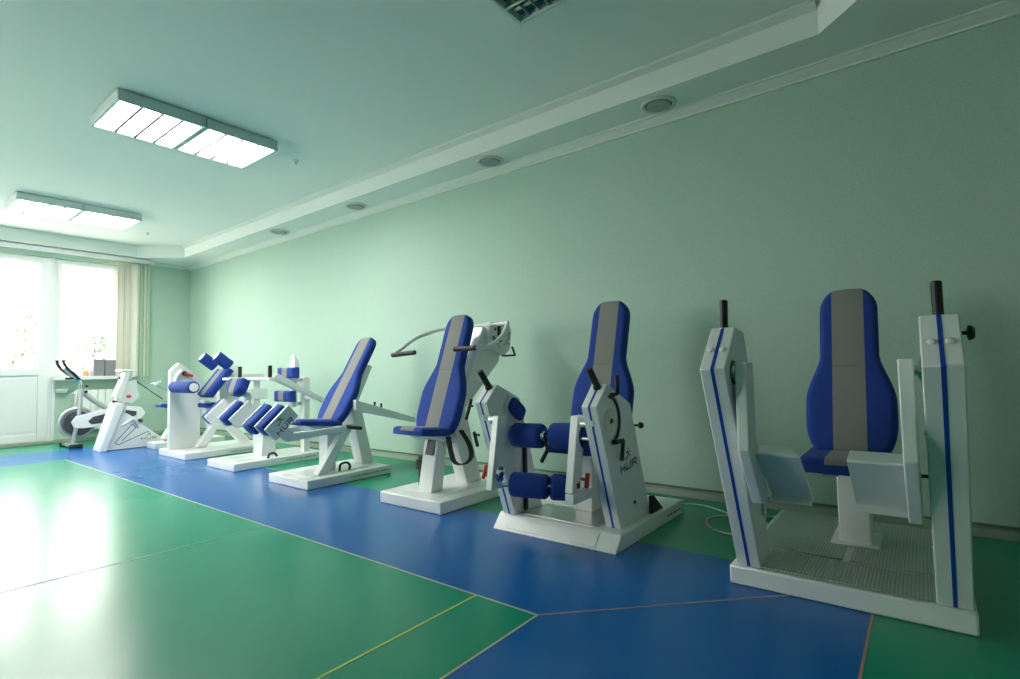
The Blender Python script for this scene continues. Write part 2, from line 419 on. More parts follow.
# baseboards
bp_ = [(0, 0), (-.022, 0), (-.022, .012), (-.014, .028), (-.012, .046), (-.004, .052), (0, .052)]
struct('baseboard_right', MB().prism([(XW+a, b) for a, b in bp_], YN, YF-.03), BASEB)
struct('trim_5', MB().prism([(XW, .06), (XW-.012, .06), (XW-.012, .075), (XW, .075)], YN, YF-.03), mat('dark_olive_rail', (.13, .17, .13), .5))
struct('baseboard_far', MB().prism([(YF+a, b) for a, b in bp_], DX1, XW, axis='x').prism([(YF+a, b*1.6) for a, b in bp_], XL, DX0, axis='x'), BASEB)

# ---- window beside the door
def ringframe(mb, x0, x1, z0, z1, t, y0, y1):
    mb.box(x0, x1, y0, y1, z0, z0+t); mb.box(x0, x1, y0, y1, z1-t, z1); mb.box(x0, x0+t, y0, y1, z0+t, z1-t); mb.box(x1-t, x1, y0, y1, z0+t, z1-t)
def window(n, x0, x1, z0, z1):
    mb = MB(); ringframe(mb, x0, x1, z0, z1, .05, YF+.06, YF+.14); f = struct('window_%d' % n, mb, PVC, .004)
    mb = MB(); ringframe(mb, x0+.035, x1-.035, z0+.035, z1-.035, .05, YF+.045, YF+.10); s_ = mb.build('sash', PVC, f, .006)
    MB().box(x0+.08, x1-.08, YF+.07, YF+.08, z0+.08, z1-.08).build('window_pane', GLASS, f, 0, 0)
    MB().box(x0+.05, x0+.075, YF+.02, YF+.045, 1.62, 1.66).box(x0+.055, x0+.07, YF+.005, YF+.02, 1.55, 1.66).build('window_handle', PVC, s_, .003)
window(1, DX1, WX1, SILL, HEAD)
window(2, -1.9, -.5, SILL, HEAD); window(3, -.5, DX0-.12, SILL, HEAD)  # both out of view, added as extra daylight sources
# ---- balcony door
mb = MB(); mb.box(DX0, DX0+.06, YF+.04, YF+.14, 0, HEAD); mb.box(DX1-.06, DX1, YF+.04, YF+.14, 0, HEAD); mb.box(DX0+.06, DX1-.06, YF+.04, YF+.14, HEAD-.05, HEAD)
mb.box(DX0+.06, DX1-.06, YF+.04, YF+.14, 0, .05)
dr = struct('door_1', mb, PVC, .004)
mb = MB(); a0, a1 = DX0+.045, DX1-.045
mb.box(a0, a0+.115, YF+.02, YF+.09, .05, HEAD-.04); mb.box(a1-.125, a1, YF+.02, YF+.09, .05, HEAD-.04)
mb.box(a0+.115, a1-.125, YF+.02, YF+.09, HEAD-.10, HEAD-.04); mb.box(a0+.115, a1-.125, YF+.02, YF+.09, 1.04, 1.14); mb.box(a0+.115, a1-.125, YF+.02, YF+.09, .05, .16)
leaf = mb.build('door_leaf', PVC, dr, .006)
MB().box(a0+.115, a1-.125, YF+.04, YF+.07, .16, 1.04).box(a0+.15, a1-.16, YF+.034, YF+.042, .2, 1.0).build('door_panel', PVC, leaf, .003)
MB().box(a0+.115, a1-.125, YF+.05, YF+.06, 1.14, HEAD-.10).build('door_pane', GLASS, leaf, 0, 0)
MB().box(a1-.085, a1-.055, YF+.005, YF+.02, 1.28, 1.42).box(a1-.08, a1-.06, YF-.03, YF+.01, 1.33, 1.35).box(a1-.08, a1-.06, YF-.045, YF-.028, 1.28, 1.40).build('door_handle', PVC, leaf, .004)
# threshold and sill boards
struct('trim_6', MB().box(DX0-.1, DX1+.02, YF-.05, YF+.05, 0, .035), BASEB, .006)
struct('trim_7', MB().prism([(YF-.19, SILL-.06), (YF-.175, SILL-.06), (YF-.175, SILL-.045), (YF+.06, SILL-.045), (YF+.06, SILL-.005), (YF-.19, SILL-.005)], DX1-.02, WX1+.12, axis='x'), PVC, .006)
# door reveal beading
struct('trim_8', MB().box(DX1-.005, DX1+.03, YF-.012, YF+.06, 0, SILL-.05), PVC, .004)
# curtain rail under the soffit
rail = tag(MB().box(-2.1, 3.36, YF-.22, YF-.10, 2.925, 2.978).box(-2.1, 3.36, YF-.25, YF-.22, 2.90, 2.965).build('curtain_rail', PVC, None, .004), 'long white curtain rail above the balcony door and window', 'curtain rail')
# blinds: bunched vertical slats
vb = thing('vertical_blind', (3.1, YF-.12, 1.0), 'cream vertical blind drawn to the right side of the window', 'blind')
for i in range(11):
    x = 2.90+i*.020; a = .55+.2*math.sin(i*1.7)
    d = Vector((math.cos(a), math.sin(a), 0))*.052; n = Vector((-d.y, d.x, 0)).normalized()*.0012
    p = Vector((x, YF-.15, 0)); z0, z1 = .985, 2.895
    q = [p-d+n, p-d*.3+n*6, p+d*.3+n*6, p+d+n, p+d-n, p+d*.3+n*4, p-d*.3+n*4, p-d-n]
    MB().prism([(v.x, v.y) for v in q], z0, z1, axis='z').build('slat', CREAM, vb, 0, 40)
for i, x in enumerate((3.165, 3.21, 3.265, 3.31)):
    p = Vector((x, YF-.14, 0)); d = Vector((.016, .012, 0)); n = Vector((-.003, .004, 0))*.3
    MB().prism([(v.x, v.y) for v in (p-d+n, p+d+n, p+d-n, p-d-n)], 1.0, 2.895, axis='z').build('slat', CREAM if i % 2 == 0 else CREAMG, vb, 0, 0)
# wall strip right of the blind
struct('trim_9', MB().box(3.34, 3.375, YF-.03, YF, .98, 2.93), mat('pale_green_strip', (.50, .66, .50), .6), .003)

# ---- radiator under the sill
rd = thing('radiator', (2.62, YF-.13, .0), 'white ribbed radiator under the window sill behind the bikes', 'radiator')
for i in range(6):
    x = 2.34+i*.098
    MB().box(x, x+.088, YF-.165, YF-.155, .17, .80).box(x+.034, x+.054, YF-.155, YF-.09, .17, .80).box(x+.004, x+.084, YF-.10, YF-.092, .19, .78).build('radiator_section', RAD, rd, .004)
MB().tube([(2.32, YF-.12, .75), (2.94, YF-.12, .75)], .015).build('radiator_pipe', RAD, rd)
MB().tube([(2.94, YF-.12, .0), (2.94, YF-.12, .22), (2.32, YF-.12, .22)], .015).build('radiator_pipe', RAD, rd)
# things on the sill
zs = SILL-.005
def filebox(x0, x1, z1, lab):
    t = thing('storage_box', ((x0+x1)/2, YF-.06, zs), lab, 'box', None)
    MB().box(x0, x1, YF-.13, YF+.02, zs, z1-.03).build('body', BOXG, t, .004)
    MB().box(x0-.003, x1+.003, YF-.133, YF+.023, z1-.035, z1).build('box_lid', BOXG, t, .003)
filebox(2.575, 2.715, zs+.27, 'left of the two grey boxes standing on the window sill')
filebox(2.725, 2.868, zs+.26, 'right of the two grey boxes on the window sill, next to the blind')
tag(MB().lathe((2.49, YF-.07, zs), (2.49, YF-.07, 1.3), [(0, .028), (.01, .035), (.07, .034), (.085, .02), (.10, .02), (.101, .002)], 16).build('jar', ORANGE), 'small orange jar on the window sill left of the grey boxes', 'jar')
for i, (x, dz) in enumerate(((2.31, 0), (2.33, .012))):
    tag(MB().box(x-.09, x+.10, YF-.15, YF-.0, zs+dz, zs+dz+.011).build('paper_stack', PAPER, None, .001), ('lower of two flat white papers lying on the window sill', 'upper of two flat white papers lying on the window sill')[i], 'papers', 'papers on the sill')
# ledge/pipe box beside radiator
tag(MB().box(2.13, 2.27, YF-.09, YF-.0, .80, .825).box(2.14, 2.26, YF-.07, YF-.0, .765, .80).build('wall_shelf', PVC, None, .003), 'small white bracket shelf on the wall beside the radiator', 'shelf')

# ---- ceiling lamps
def lamp(yc, on, lab):
    zt = ZC; zb = 3.082; t = thing('ceiling_lamp', (1.89, yc, zb), lab, 'ceiling light', 'ceiling lamps')
    for k in (0, 1):
        x0 = 1.262+k*.632; x1 = x0+.622; y0, y1 = yc-.345, yc+.340
        h = MB(); h.box(x0, x1, y0, y1, zt-.018, zt-.006)
        h.box(x0, x0+.022, y0, y1, zb, zt-.018); h.box(x1-.022, x1, y0, y1, zb, zt-.018); h.box(x0+.022, x1-.022, y0, y0+.022, zb, zt-.018); h.box(x0+.022, x1-.022, y1-.022, y1, zb, zt-.018)
        ho = h.build('housing', LAMPB, t, .002)
        MB().box(x0+.02, x1-.02, y0+.02, y1-.02, zt-.006, zt).build('shadow_gap_plate', DARK, ho)  # near-black sheet, paints the shadow gap between housing and ceiling
        d = MB().box(x0+.022, x1-.022, y0+.022, y1-.022, zb+.022, zb+.030) if on else MB().box(x0+.022, x1-.022, y0+.022, y1-.022, zb+.045, zb+.05)
        d.build('diffuser', LAMPON if on else REFL, t, 0, 0)
        lv = MB(); iw = (x1-x0-.044)
        for i in range(1, 4):
            xx = x0+.022+iw*i/4; lv.box(xx-.010, xx+.010, y0+.022, y1-.022, zb+.002, zb+.020)
        if on:
            for i in range(4):
                xx = x0+.022+iw*(i+.5)/4; lv.box(xx-.05, xx+.05, y1-.050, y1-.036, zb+.002, zb+.014)
        else:
            for j in range(1, 9):
                yy = y0+.022+(y1-y0-.044)*j/9; lv.box(x0+.022, x1-.022, yy-.0015, yy+.0015, zb+.010, zb+.040)
            for i in range(4):
                xx = x0+.022+iw*(i+.5)/4; lv.box(xx-.012, xx+.012, y0+.03, y1-.03, zb+.03, zb+.042)
        lv.build('louvre', LOUVD if on else LOUV, t, 0, 0)
    MB().box(1.887, 1.898, yc-.05, yc+.05, zb+.02, zt-.01).build('joining_clip', DARK, t)
lamp(5.015, True, 'lit double square ceiling lamp, the larger of the two glowing ones')
lamp(8.54, True, 'lit double square ceiling lamp nearest the balcony door')
lamp(1.49, False, 'unlit dark louvred ceiling lamp cut off by the top edge of the photo')
# round fittings in the soffit
labs = ['round beige ceiling fitting nearest the camera, above the large exercise machines', 'second round beige ceiling fitting from the camera', 'third round beige ceiling fitting from the camera', 'farthest round beige ceiling fitting, closest to the window wall']
def roundlamp():
    t = thing('round_ceiling_fitting', (3.80, 1.48, ZS), labs[0], 'ceiling fitting', 'round fittings in the soffit')
    c = (3.80, 1.48)
    MB().lathe((*c, ZS), (*c, 0), [(0, .10), (0, .128), (.006, .132), (.014, .128), (.018, .112), (.014, .100), (.002, .10)], 40).build('outer_ring', BEIGE, t)
    MB().lathe((*c, ZS), (*c, 0), [(0, .101), (.004, .101), (.004, .001)], 32).build('recess', DARK, t)
    MB().lathe((*c, ZS-.004), (*c, 0), [(0, .088), (.012, .090), (.020, .084), (.021, .001)], 40).build('disc', DISC, t)
    return t
rl = roundlamp()
for i, y in enumerate((3.155, 5.243, 7.0)):
    c = rl.copy(); C.objects.link(c); c.location.y = y; c['label'] = labs[i+1]
    for ch in list(rl.children):
        d = ch.copy(); C.objects.link(d); d.parent = c
for i, (x, y) in enumerate(((2.87, 4.97), (2.90, 9.2))):
    t = thing('smoke_detector', (x, y, ZC), ('small white smoke detector on the ceiling right of the larger lit lamp', 'small smoke detector on the ceiling near the lamp by the balcony door')[i], 'smoke detector', 'smoke detectors')
    MB().lathe((x, y, ZC), (x, y, 0), [(0, .028), (.01, .030), (.014, .026)], 20).build('base', PVC, t)
    MB().lathe((x, y, ZC-.014), (x, y, 0), [(0, .016), (.012, .017), (.03, .012), (.031, .001)], 16).build('sensor_head', PVC, t)

# cable on the floor near the large machine
tag(MB().tube([(3.66, 1.62, .0045), (3.78, 1.42, .0045), (3.84, 1.28, .0045), (3.75, 1.12, .0045), (3.66, 1.02, .0045), (3.5, .9, .0045), (3.3, .86, .0045), (3.26, .95, .0045), (3.30, 1.05, .0045), (3.42, 1.13, .0045), (3.56, 1.15, .0045), (3.66, 1.07, .0045), (3.74, .9, .0045), (3.86, .70, .0045), (3.90, .3, .0045)], .0045, 8, round_=.08).build('cable', CABLE), 'thin white cable looped on the green floor beside the nearest machine', 'cable')

# ================================================================ MACHINES
def knob(parent, p, d, r=.02, L=.03, stem=.02, m=BLACKG, name='knob'):
    p = Vector(p); d = Vector(d).normalized()
    MB().lathe(p, p+d, [(0, .007), (stem, .007), (stem, r*.5), (stem+.004, r), (stem+L*.6, r), (stem+L, r*.7), (stem+L+.001, .001)], 18).build(name, m, parent)
def bolts(parent, m, pts, d, r=.008, name='bolt'):
    d = Vector(d).normalized()
    for p in pts: MB().lathe(Vector(p), Vector(p)+d, [(0, r), (.004, r), (.006, r*.7), (.0065, .001)], 12).build(name, m, parent)

# ---- 1 nearest machine: two leaning columns, hanging leg plates, step platform
T1 = thing('hip_training_machine', (3.1, .315, 0), 'largest white machine, nearest the camera, with hanging leg plates and a ribbed step platform', 'exercise machine', None)
y0, y1 = -.115, .745
b = MB(); b.box(2.56, 3.70, y0, y1, 0, .082)
base = b.build('base', WHITE, T1, .008)
MB().box(2.60, 3.68, y0+.11, y1-.11, .082, .086).build('deck_sheet', STEEL, base, .001)
MB().box(2.585, 2.862, y0+.125, y1-.125, .086, .092).build('foot_plate', GRATE, T1, .002, label='ribbed metal foot plate')
MB().box(2.892, 3.655, .335, y1-.03, .086, .092).build('foot_plate', GRATE, T1, .002, label='ribbed metal foot plate')
MB().box(2.892, 3.655, y0+.115, .305, .086, .092).build('foot_plate', GRATE, T1, .002, label='ribbed metal foot plate')
prof = [(2.585, .082), (2.165, .98), (2.34, 1.155), (2.47, 1.14), (2.525, 1.0), (2.77, .082)]
def ext(a, b_, t): return (a[0]+(b_[0]-a[0])*t, a[1]+(b_[1]-a[1])*t)
for side, (ya, yb) in enumerate(((y0+.008, .003), (.615, y1-.03))):
    yo = ya if side == 0 else yb; yi = yb if side == 0 else ya; sg = -1 if side == 0 else 1
    col = MB().prism(prof, ya, yb).build('column', WHITE, T1, .005)
    yc = (ya+yb)/2
    # blue stripe up the front face and over the bevel
    q0, q1, q2 = Vector((2.585, 0, .083)), Vector((2.165, 0, .98)), Vector((2.34, 0, 1.155))
    n1 = Vector((-(q1-q0).z, 0, (q1-q0).x)).normalized(); n2 = Vector((-(q2-q1).z, 0, (q2-q1).x)).normalized()
    st = MB()
    for a, c, n in ((q0, q1, n1), (q1, q2, n2)):
        vs = [Vector((p.x, yc+dy, p.z))+n*k for p in (a, c) for dy in (-.0065, .0065) for k in (-.001, .0015)]
        st.add(vs, [(0, 1, 3, 2), (4, 6, 7, 5), (0, 4, 5, 1), (2, 3, 7, 6), (0, 2, 6, 4), (1, 5, 7, 3)])
    st.build('stripe', STRIPE, col, 0, 0, label='blue stripe')
    # two white caps on the bevel
    mid = q1*.55+q2*.45
    for dy in (-.018, .018):
        p = Vector((mid.x, yc+dy*1.3, mid.z)); MB().lathe(p, p+n2, [(0, .013), (.005, .013), (.007, .010), (.0075, .001)], 18).build('cap', PVC, col)
    # grip
    hx = 2.335 if side == 0 else 2.325
    gp = Vector((hx+.03, yc+.0, 1.15))
    MB().cyl(gp, gp+Vector((.012, 0, .125)), .0165, 20).build('grip', BLACK, T1)
    MB().cyl(gp-Vector((0, 0, .006)), gp+Vector((0, 0, .006)), .020, 20).build('grip_collar', CHROME, T1)
    # pivot
    pz = Vector((2.285, yi, .965)); dirv = Vector((0, -sg, 0))
    MB().lathe(pz, pz+dirv, [(0, .04), (.006, .04), (.006, .03), (.010, .03), (.010, .018), (.022, .018)], 24).build('pivot', [CHROME], T1)
    MB().lathe(pz-dirv*.001, pz+dirv, [(0, .05), (.003, .05), (.003, .041)], 24).build('bearing_ring', BLACKG, T1)
    # arm
    a0, a1 = (.556, .600) if side else (.024, .068)
    dx = .0
    MB().prism([(2.245, 1.005), (2.24, .655), (2.42, .41), (2.52, .41), (2.53, .44), (2.365, .69), (2.355, 1.005)], a0, a1).build('arm', WHITE, T1, .005)
    # hanging leg plate: folded sheet
    l0, l1 = (.395, .556) if side else (.068, .240)
    pl = MB().prism([(2.330, .634), (2.346, .628), (2.592, .434), (2.596, .422), (2.540, .398), (2.536, .404), (2.574, .421)], l0, l1)
    pl.build('leg_plate', WHITE, T1, .002, 20)
    tr = .045 if side else 0
    fl_ = MB().add([(x, y, z-dz) for dz in (0, .010) for x, y, z in ((2.332, l0, .635), (2.332, l1, .635), (2.448, l1, .655), (2.448, l0+tr, .655))],
                   [(0, 1, 2, 3), (7, 6, 5, 4), (0, 1, 5, 4), (1, 2, 6, 5), (2, 3, 7, 6), (3, 0, 4, 7)])
    fl_.build('plate_flange', WHITE, T1, .002, 20)
# column details
bolts(T1, CHROME, [(2.72, .003, .25), (2.60, .003, .55), (2.56, .003, .72)], (0, 1, 0), .007); bolts(T1, CHROME, [(2.72, .615, .25), (2.62, .615, .5)], (0, -1, 0), .007)
knob(T1, (2.40, y0+.008, 1.09), (0, -1, 0), .026, .022, .018)
knob(T1, (2.50, .003, .57), (0, 1, 0), .02, .024, .02)
knob(T1, (2.40, y1-.03, 1.04), (0, 1, 0), .02, .02, .01)
MB().box(2.655, 2.68, .602, .615, .30, .36).build('latch', PVC, T1, .004)
# seat, backrest, post
post = MB().prism([(3.16, .09), (3.36, .09), (3.30, .47), (3.17, .47)], .24, .375).build('seat_post', WHITE, T1, .006)
MB().box(3.12, 3.40, .205, .41, .086, .10).build('post_collar', WHITE, T1, .004)
MB().box(2.95, 3.25, .25, .37, .462, .492).build('seat_bracket', WHITE, T1, .005)
MB().cyl((2.93, .40, .468), (2.93, .335, .468), .010, 12).cyl((2.93, .36, .468), (2.93, .36, .49), .006, 10).build('seat_lever', CHROME, T1)
seat(T1, 2.855, 3.27, .312, .48, .485, .188, .066)
backrest(T1, 3.17, .53, 3.42, 1.378, .302)
MB().prism([(3.24, .45), (3.30, .45), (3.46, 1.12), (3.43, 1.13), (3.25, .56)], .27, .34).build('back_support', WHITE, T1, .004)

# ---- 2 leg machine with rollers
T2 = thing('leg_curl_machine', (3.1, 1.76, 0), 'white leg machine with four blue rollers between two leaning side plates', 'exercise machine')
y0, y1 = 1.33, 2.18
base = MB().prism([(2.585, 0), (2.665, .088), (3.58, .088), (3.58, 0)], y0, y1).build('base', WHITE, T2, .006)
# shallow ramp panel and deck
q0 = Vector((2.598, 0, .014)); q1 = Vector((2.655, 0, .077)); n = Vector((-(q1-q0).z, 0, (q1-q0).x)).normalized()
vs = [Vector((p.x, y, p.z))+n*k for p in (q0, q1) for y in (y0+.13, y1-.10) for k in (-.001, .004)]
MB().add(vs, [(0, 1, 3, 2), (4, 6, 7, 5), (0, 4, 5, 1), (2, 3, 7, 6), (0, 2, 6, 4), (1, 5, 7, 3)]).build('ramp_panel', WHITE, base, .002)
MB().box(2.70, 2.98, 1.50, 2.03, .088, .092).build('deck_sheet', STEEL, base, .001)
sides = [dict(pr=[(2.745, .088), (2.505, .785), (2.63, .905), (2.915, .78), (3.15, .088)], y=(1.375, 1.47), s=0),
         dict(pr=[(2.65, .088), (2.39, .80), (2.495, .905), (2.72, .81), (2.945, .088)], y=(2.045, 2.14), s=1)]
for d in sides:
    ya, yb = d['y']; pr = d['pr']; yc = (ya+yb)/2
    col = MB().prism(pr, ya, yb).build('side_cheek', WHITE, T2, .005)
    q0, q1, q2 = [Vector((p[0], 0, p[1])) for p in pr[:3]]
    st = MB()
    for a, c in ((q0, q1), (q1, q2)):
        n = Vector((-(c-a).z, 0, (c-a).x)).normalized()
        vs = [Vector((p.x, yc+dy, p.z))+n*k for p in (a, c) for dy in (-.006, .006) for k in (-.001, .0015)]
        st.add(vs, [(0, 1, 3, 2), (4, 6, 7, 5), (0, 4, 5, 1), (2, 3, 7, 6), (0, 2, 6, 4), (1, 5, 7, 3)])
    st.build('stripe', STRIPE, col, 0, 0, label='blue stripe')
    n = Vector((-(q1-q0).z, 0, (q1-q0).x)).normalized(); p = q0*.13+q1*.87; p.y = yc
    MB().lathe(p, p+n, [(0, .017), (.006, .017), (.009, .012), (.0095, .001)], 18).build('cap', PVC, col)
    g = Vector((q2.x-.02, yc, q2.z-.02))
    MB().cyl(g, g+Vector((-.075, .01, .105)), .019, 20).build('grip', BLACK, T2)
    MB().cyl(g-Vector((0, 0, .01)), g+Vector((-.008, .001, .012)), .024, 20).build('grip_collar', BLACKG, T2)
# arms carrying the lower rollers
for (ax, bx, ya, yb, r_) in ((2.615, 2.545, 1.535, 1.585, 0), (2.425, 2.36, 1.955, 2.0, 1)):
    arm = MB().prism([(ax-.035, .725), (bx-.045, .31), (bx+.045, .31), (ax+.05, .725)], ya, yb).build('arm', WHITE, T2, .005)
    if r_:
        MB().lathe((bx+.03, ya, .395), (bx+.03, ya-1, .395), [(0, .045), (.008, .045), (.010, .035), (.014, .03), (.016, .012)], 24).build('hub_disc', CHROME, T2)
        bolts(T2, BLACKG, [(bx+.03+.034*math.cos(k*1.05), ya-.008, .395+.034*math.sin(k*1.05)) for k in range(6)], (0, -1, 0), .005)
        MB().cyl((ax, yb, .70), (ax, 2.045, .70), .028, 20).build('pivot', CHROME, T2)
        MB().cyl((bx-.01, yb+.0, .37), (bx-.01, yb+.03, .40), .009, 10).cyl((bx-.03, yb+.03, .37), (bx+.01, yb+.035, .44), .012, 10).build('clamp_lever', RED, T2, label='red clamp lever')
    else:
        MB().box(bx-.06, bx+.15, ya-.015, ya+.04, .255, .31).build('roller_bracket', WHITE, arm, .005)
        MB().cyl((ax, ya, .68), (ax, 1.47, .68), .028, 20).build('pivot', CHROME, T2)
        MB().cyl((bx+.05, ya, .375), (bx+.05, ya-.04, .375), .009, 10).cyl((bx+.045, ya-.035, .33), (bx+.055, ya-.04, .41), .013, 12).build('clamp_lever', RED, T2, label='red clamp lever')
        MB().box(bx-.0, bx+.03, ya-.004, ya, .33, .36).build('indicator', BLACKG, arm, .001)
        MB().box(2.60, 2.66, 1.50, 1.53, .56, .585).build('stop_block', BLACKG, T2, .003)
# thigh rollers on a shaft between the cheeks
MB().cyl((2.60, 2.045, .60), (2.60, 1.47, .60), .012, 14).build('shaft', CHROME, T2)
MB().roller((2.58, 1.99, .595), (2.58, 1.775, .60), .073).build('roller', BLUE, T2, label='blue foam roller')
MB().roller((2.62, 1.745, .60), (2.66, 1.53, .605), .075).build('roller', BLUE, T2, label='blue foam roller')
MB().lathe((2.58, 1.776, .60), (2.58, 1.70, .60), [(0, .045), (.006, .045), (.008, .03), (.02, .028), (.022, .012)], 24).build('roller_hub', CHROME, T2)
MB().cyl((2.575, 1.755, .60), (2.575, 1.745, .52), .009, 10).cyl((2.575, 1.745, .52), (2.52, 1.75, .46), .012, 12).build('crank_lever', BLACK, T2)
MB().cyl((2.40, 1.95, .33), (2.58, 1.56, .33), .012, 14).build('shaft', CHROME, T2)
MB().roller((2.45, 1.92, .33), (2.52, 1.705, .325), .070).build('roller', BLUE, T2, label='blue foam roller')
MB().roller((2.525, 1.698, .325), (2.61, 1.592, .315), .072).build('roller', BLUE, T2, label='blue foam roller')
# slot bar on the inner left cheek, oval pad
MB().box(2.735, 2.765, 2.028, 2.045, .10, .56).build('slot_bar', BLACK, T2, .003)
def oval(cx, cz, y, a, L, W, t0, t1, n=28):
    pts = []
    for k in range(n):
        th = 2*math.pi*k/n; u = L*math.copysign(abs(math.cos(th))**.55, math.cos(th)); v = W*math.copysign(abs(math.sin(th))**.55, math.sin(th))
        pts.append((cx+u*math.cos(a)-v*math.sin(a), cz+u*math.sin(a)+v*math.cos(a)))
    return MB().prism(pts, y-t1, y-t0)
oval(2.645, .745, 2.045, -.62, .098, .066, 0, .022).build('pad_rim', PVC, T2, .003)
oval(2.645, .745, 2.045, -.62, .084, .052, .022, .045).build('side_pad', BLUE, T2, .012, label='blue oval pad')
# dial on outer right cheek
yo = 1.375; cx, cz = 2.615, .70
def arc(cx, cz, r, a0, a1, y, rad, n=18, flat=None): return MB().tube([(cx+r*math.cos(a0+(a1-a0)*i/n), y, cz+r*math.sin(a0+(a1-a0)*i/n)) for i in range(n+1)], rad, 8, flat=flat)
MB().lathe((cx+.03, yo, cz), (cx+.03, yo-1, cz), [(0, .065), (.005, .065), (.006, .045), (.008, .018), (.012, .018), (.013, .001)], 28).build('dial', BEIGE, T2)
MB().lathe((cx+.03, yo-.012, cz), (cx+.03, yo-1, cz), [(0, .014), (.006, .012), (.007, .001)], 18).build('dial_cap', BLACKG, T2)
arc(cx-.0, cz, .14, -1.15, 1.25, yo-.004, .008).build('dial_track', BLACKG, T2)
arc(cx-.0, cz, .165, -.95, 1.05, yo-.003, .007).build('dial_track', PVC, T2)
MB().cyl((cx+.05, yo, .845), (cx+.05, yo-.035, .845), .009, 10).cyl((cx-.02, yo-.03, .835), (cx+.07, yo-.035, .85), .010, 10).cyl((cx+.07, yo-.035, .845), (cx+.075, yo-.03, .95), .012, 12).build('lever', BLACK, T2)
MB().cyl((cx+.055, yo, .585), (cx+.055, yo-.035, .585), .009, 10).cyl((cx+.03, yo-.03, .585), (cx+.12, yo-.035, .585), .012, 10).cyl((cx+.12, yo-.035, .585), (cx+.105, yo-.03, .475), .011, 12).build('lever', BLACK, T2)
MB().cyl((2.375, 2.14, .78), (2.375, 2.165, .78), .008, 10).cyl((2.39, 2.165, .82), (2.34, 2.165, .70), .011, 12).build('lever', BLACK, T2)
MB().cyl((2.43, 2.14, .60), (2.43, 2.165, .60), .008, 10).cyl((2.41, 2.165, .62), (2.44, 2.165, .53), .011, 12).build('lever', BLACK, T2)
knob(T2, (3.0, 1.40, .64), (.6, -.8, 0), .02, .03, .03)
maker_mark(T2, 2.87, .405, yo, .13, .042, xs=1.9)
bolts(T2, BLACKG, [(2.93, yo, .20)], (0, -1, 0), .012)
scribble(T2, 3.30, 3.53, .035, y0)
seat(T2, 2.78, 3.18, 1.735, .47, .46, .17)
MB().prism([(2.95, .09), (3.18, .09), (3.12, .46), (2.96, .46)], 1.67, 1.80).build('seat_post', WHITE, T2, .006)
backrest(T2, 3.14, .54, 3.41, 1.445, 1.705, .136, .218)
MB().prism([(3.20, .09), (3.30, .09), (3.47, 1.15), (3.44, 1.18), (3.17, .5)], 1.67, 1.78).build('back_support', WHITE, T2, .004)
MB().box(3.10, 3.26, 1.47, 1.50, .088, .15).prism([(3.12, .09), (3.30, .09), (3.26, .12), (3.16, .20), (3.12, .20)], 1.352, 1.372).build('foot_pedal', BLACK, T2, .004)

# ---- 3 overhead press machine
T3 = thing('overhead_press_machine', (3.1, 3.0, 0), 'white press machine with curved overhead arms and horizontal black grips', 'exercise machine')
y0, y1 = 2.665, 3.32
MB().box(2.61, 3.58, y0, y1, 0, .085).build('base', WHITE, T3, .008)
MB().box(2.75, 3.50, y0+.12, y1-.12, .085, .089).build('deck_sheet', WHITE, T3, .002)
MB().prism([(2.755, .089), (2.875, .089), (2.935, .49), (2.835, .49)], 2.91, 3.055).build('seat_post', WHITE, T3, .006)
MB().prism([(2.800, .36), (2.835, .475), (2.829, .475), (2.794, .36)], 2.93, 3.015).build('height_scale', BLACKG, T3)
MB().prism([(2.70, .515), (3.05, .47), (3.05, .44), (2.90, .44)], 2.86, 3.14).build('seat_bracket', WHITE, T3, .006)
seat(T3, 2.60, 2.90, 3.0, .53, .50, .185, .055)
backrest(T3, 2.935, .50, 3.275, 1.44, 3.03, .138, .225)
MB().prism([(3.17, .085), (3.34, .085), (3.165, .68), (3.60, 1.06), (3.625, 1.18), (3.60, 1.33), (3.40, 1.36), (3.14, .80), (3.02, .62), (3.05, .45)], 2.93, 3.05).build('rear_column', WHITE, T3, .006)
hd = MB().prism([(3.40, 1.20), (3.62, 1.11), (3.70, 1.17), (3.73, 1.34), (3.68, 1.40), (3.44, 1.40)], 2.88, 2.93).build('head_plate', WHITE, T3, .004)
bolts(hd, BLACKG, [(3.50, 2.88, 1.34), (3.55, 2.88, 1.28), (3.47, 2.88, 1.27), (3.62, 2.88, 1.33), (3.69, 2.88, 1.31), (3.62, 2.88, 1.20), (3.54, 2.88, 1.21), (3.68, 2.88, 1.22)], (0, -1, 0), .012)
MB().box(3.47, 3.56, 2.86, 2.885, 1.23, 1.265).box(3.53, 3.555, 2.86, 2.885, 1.23, 1.38).build('bracket', BLACKG, T3, .003)
arc(3.58, 1.29, .10, -2.4, .2, 2.872, .010).build('cam_track', STEEL, T3)
MB().cyl((3.56, 2.86, 1.11), (3.72, 2.84, 1.115), .009, 10).cyl((3.72, 2.84, 1.115), (3.68, 2.84, 1.19), .009, 10).build('lever', BLACK, T3)
MB().tube([(2.99, 3.585, 1.150), (3.18, 3.53, 1.29), (3.38, 3.44, 1.365), (3.45, 3.30, 1.375), (3.45, 2.72, 1.375), (3.40, 2.66, 1.385), (3.30, 2.63, 1.27), (3.14, 2.63, 1.175), (2.97, 2.655, 1.16)], .017, 14, round_=.07).build('press_arm', WHITE, T3)
MB().cyl((2.97, 2.64, 1.16), (2.975, 2.865, 1.158), .0195, 18).build('grip', BLACK, T3)
MB().cyl((2.97, 3.60, 1.135), (2.99, 3.33, 1.15), .0195, 18).build('grip', BLACK, T3)
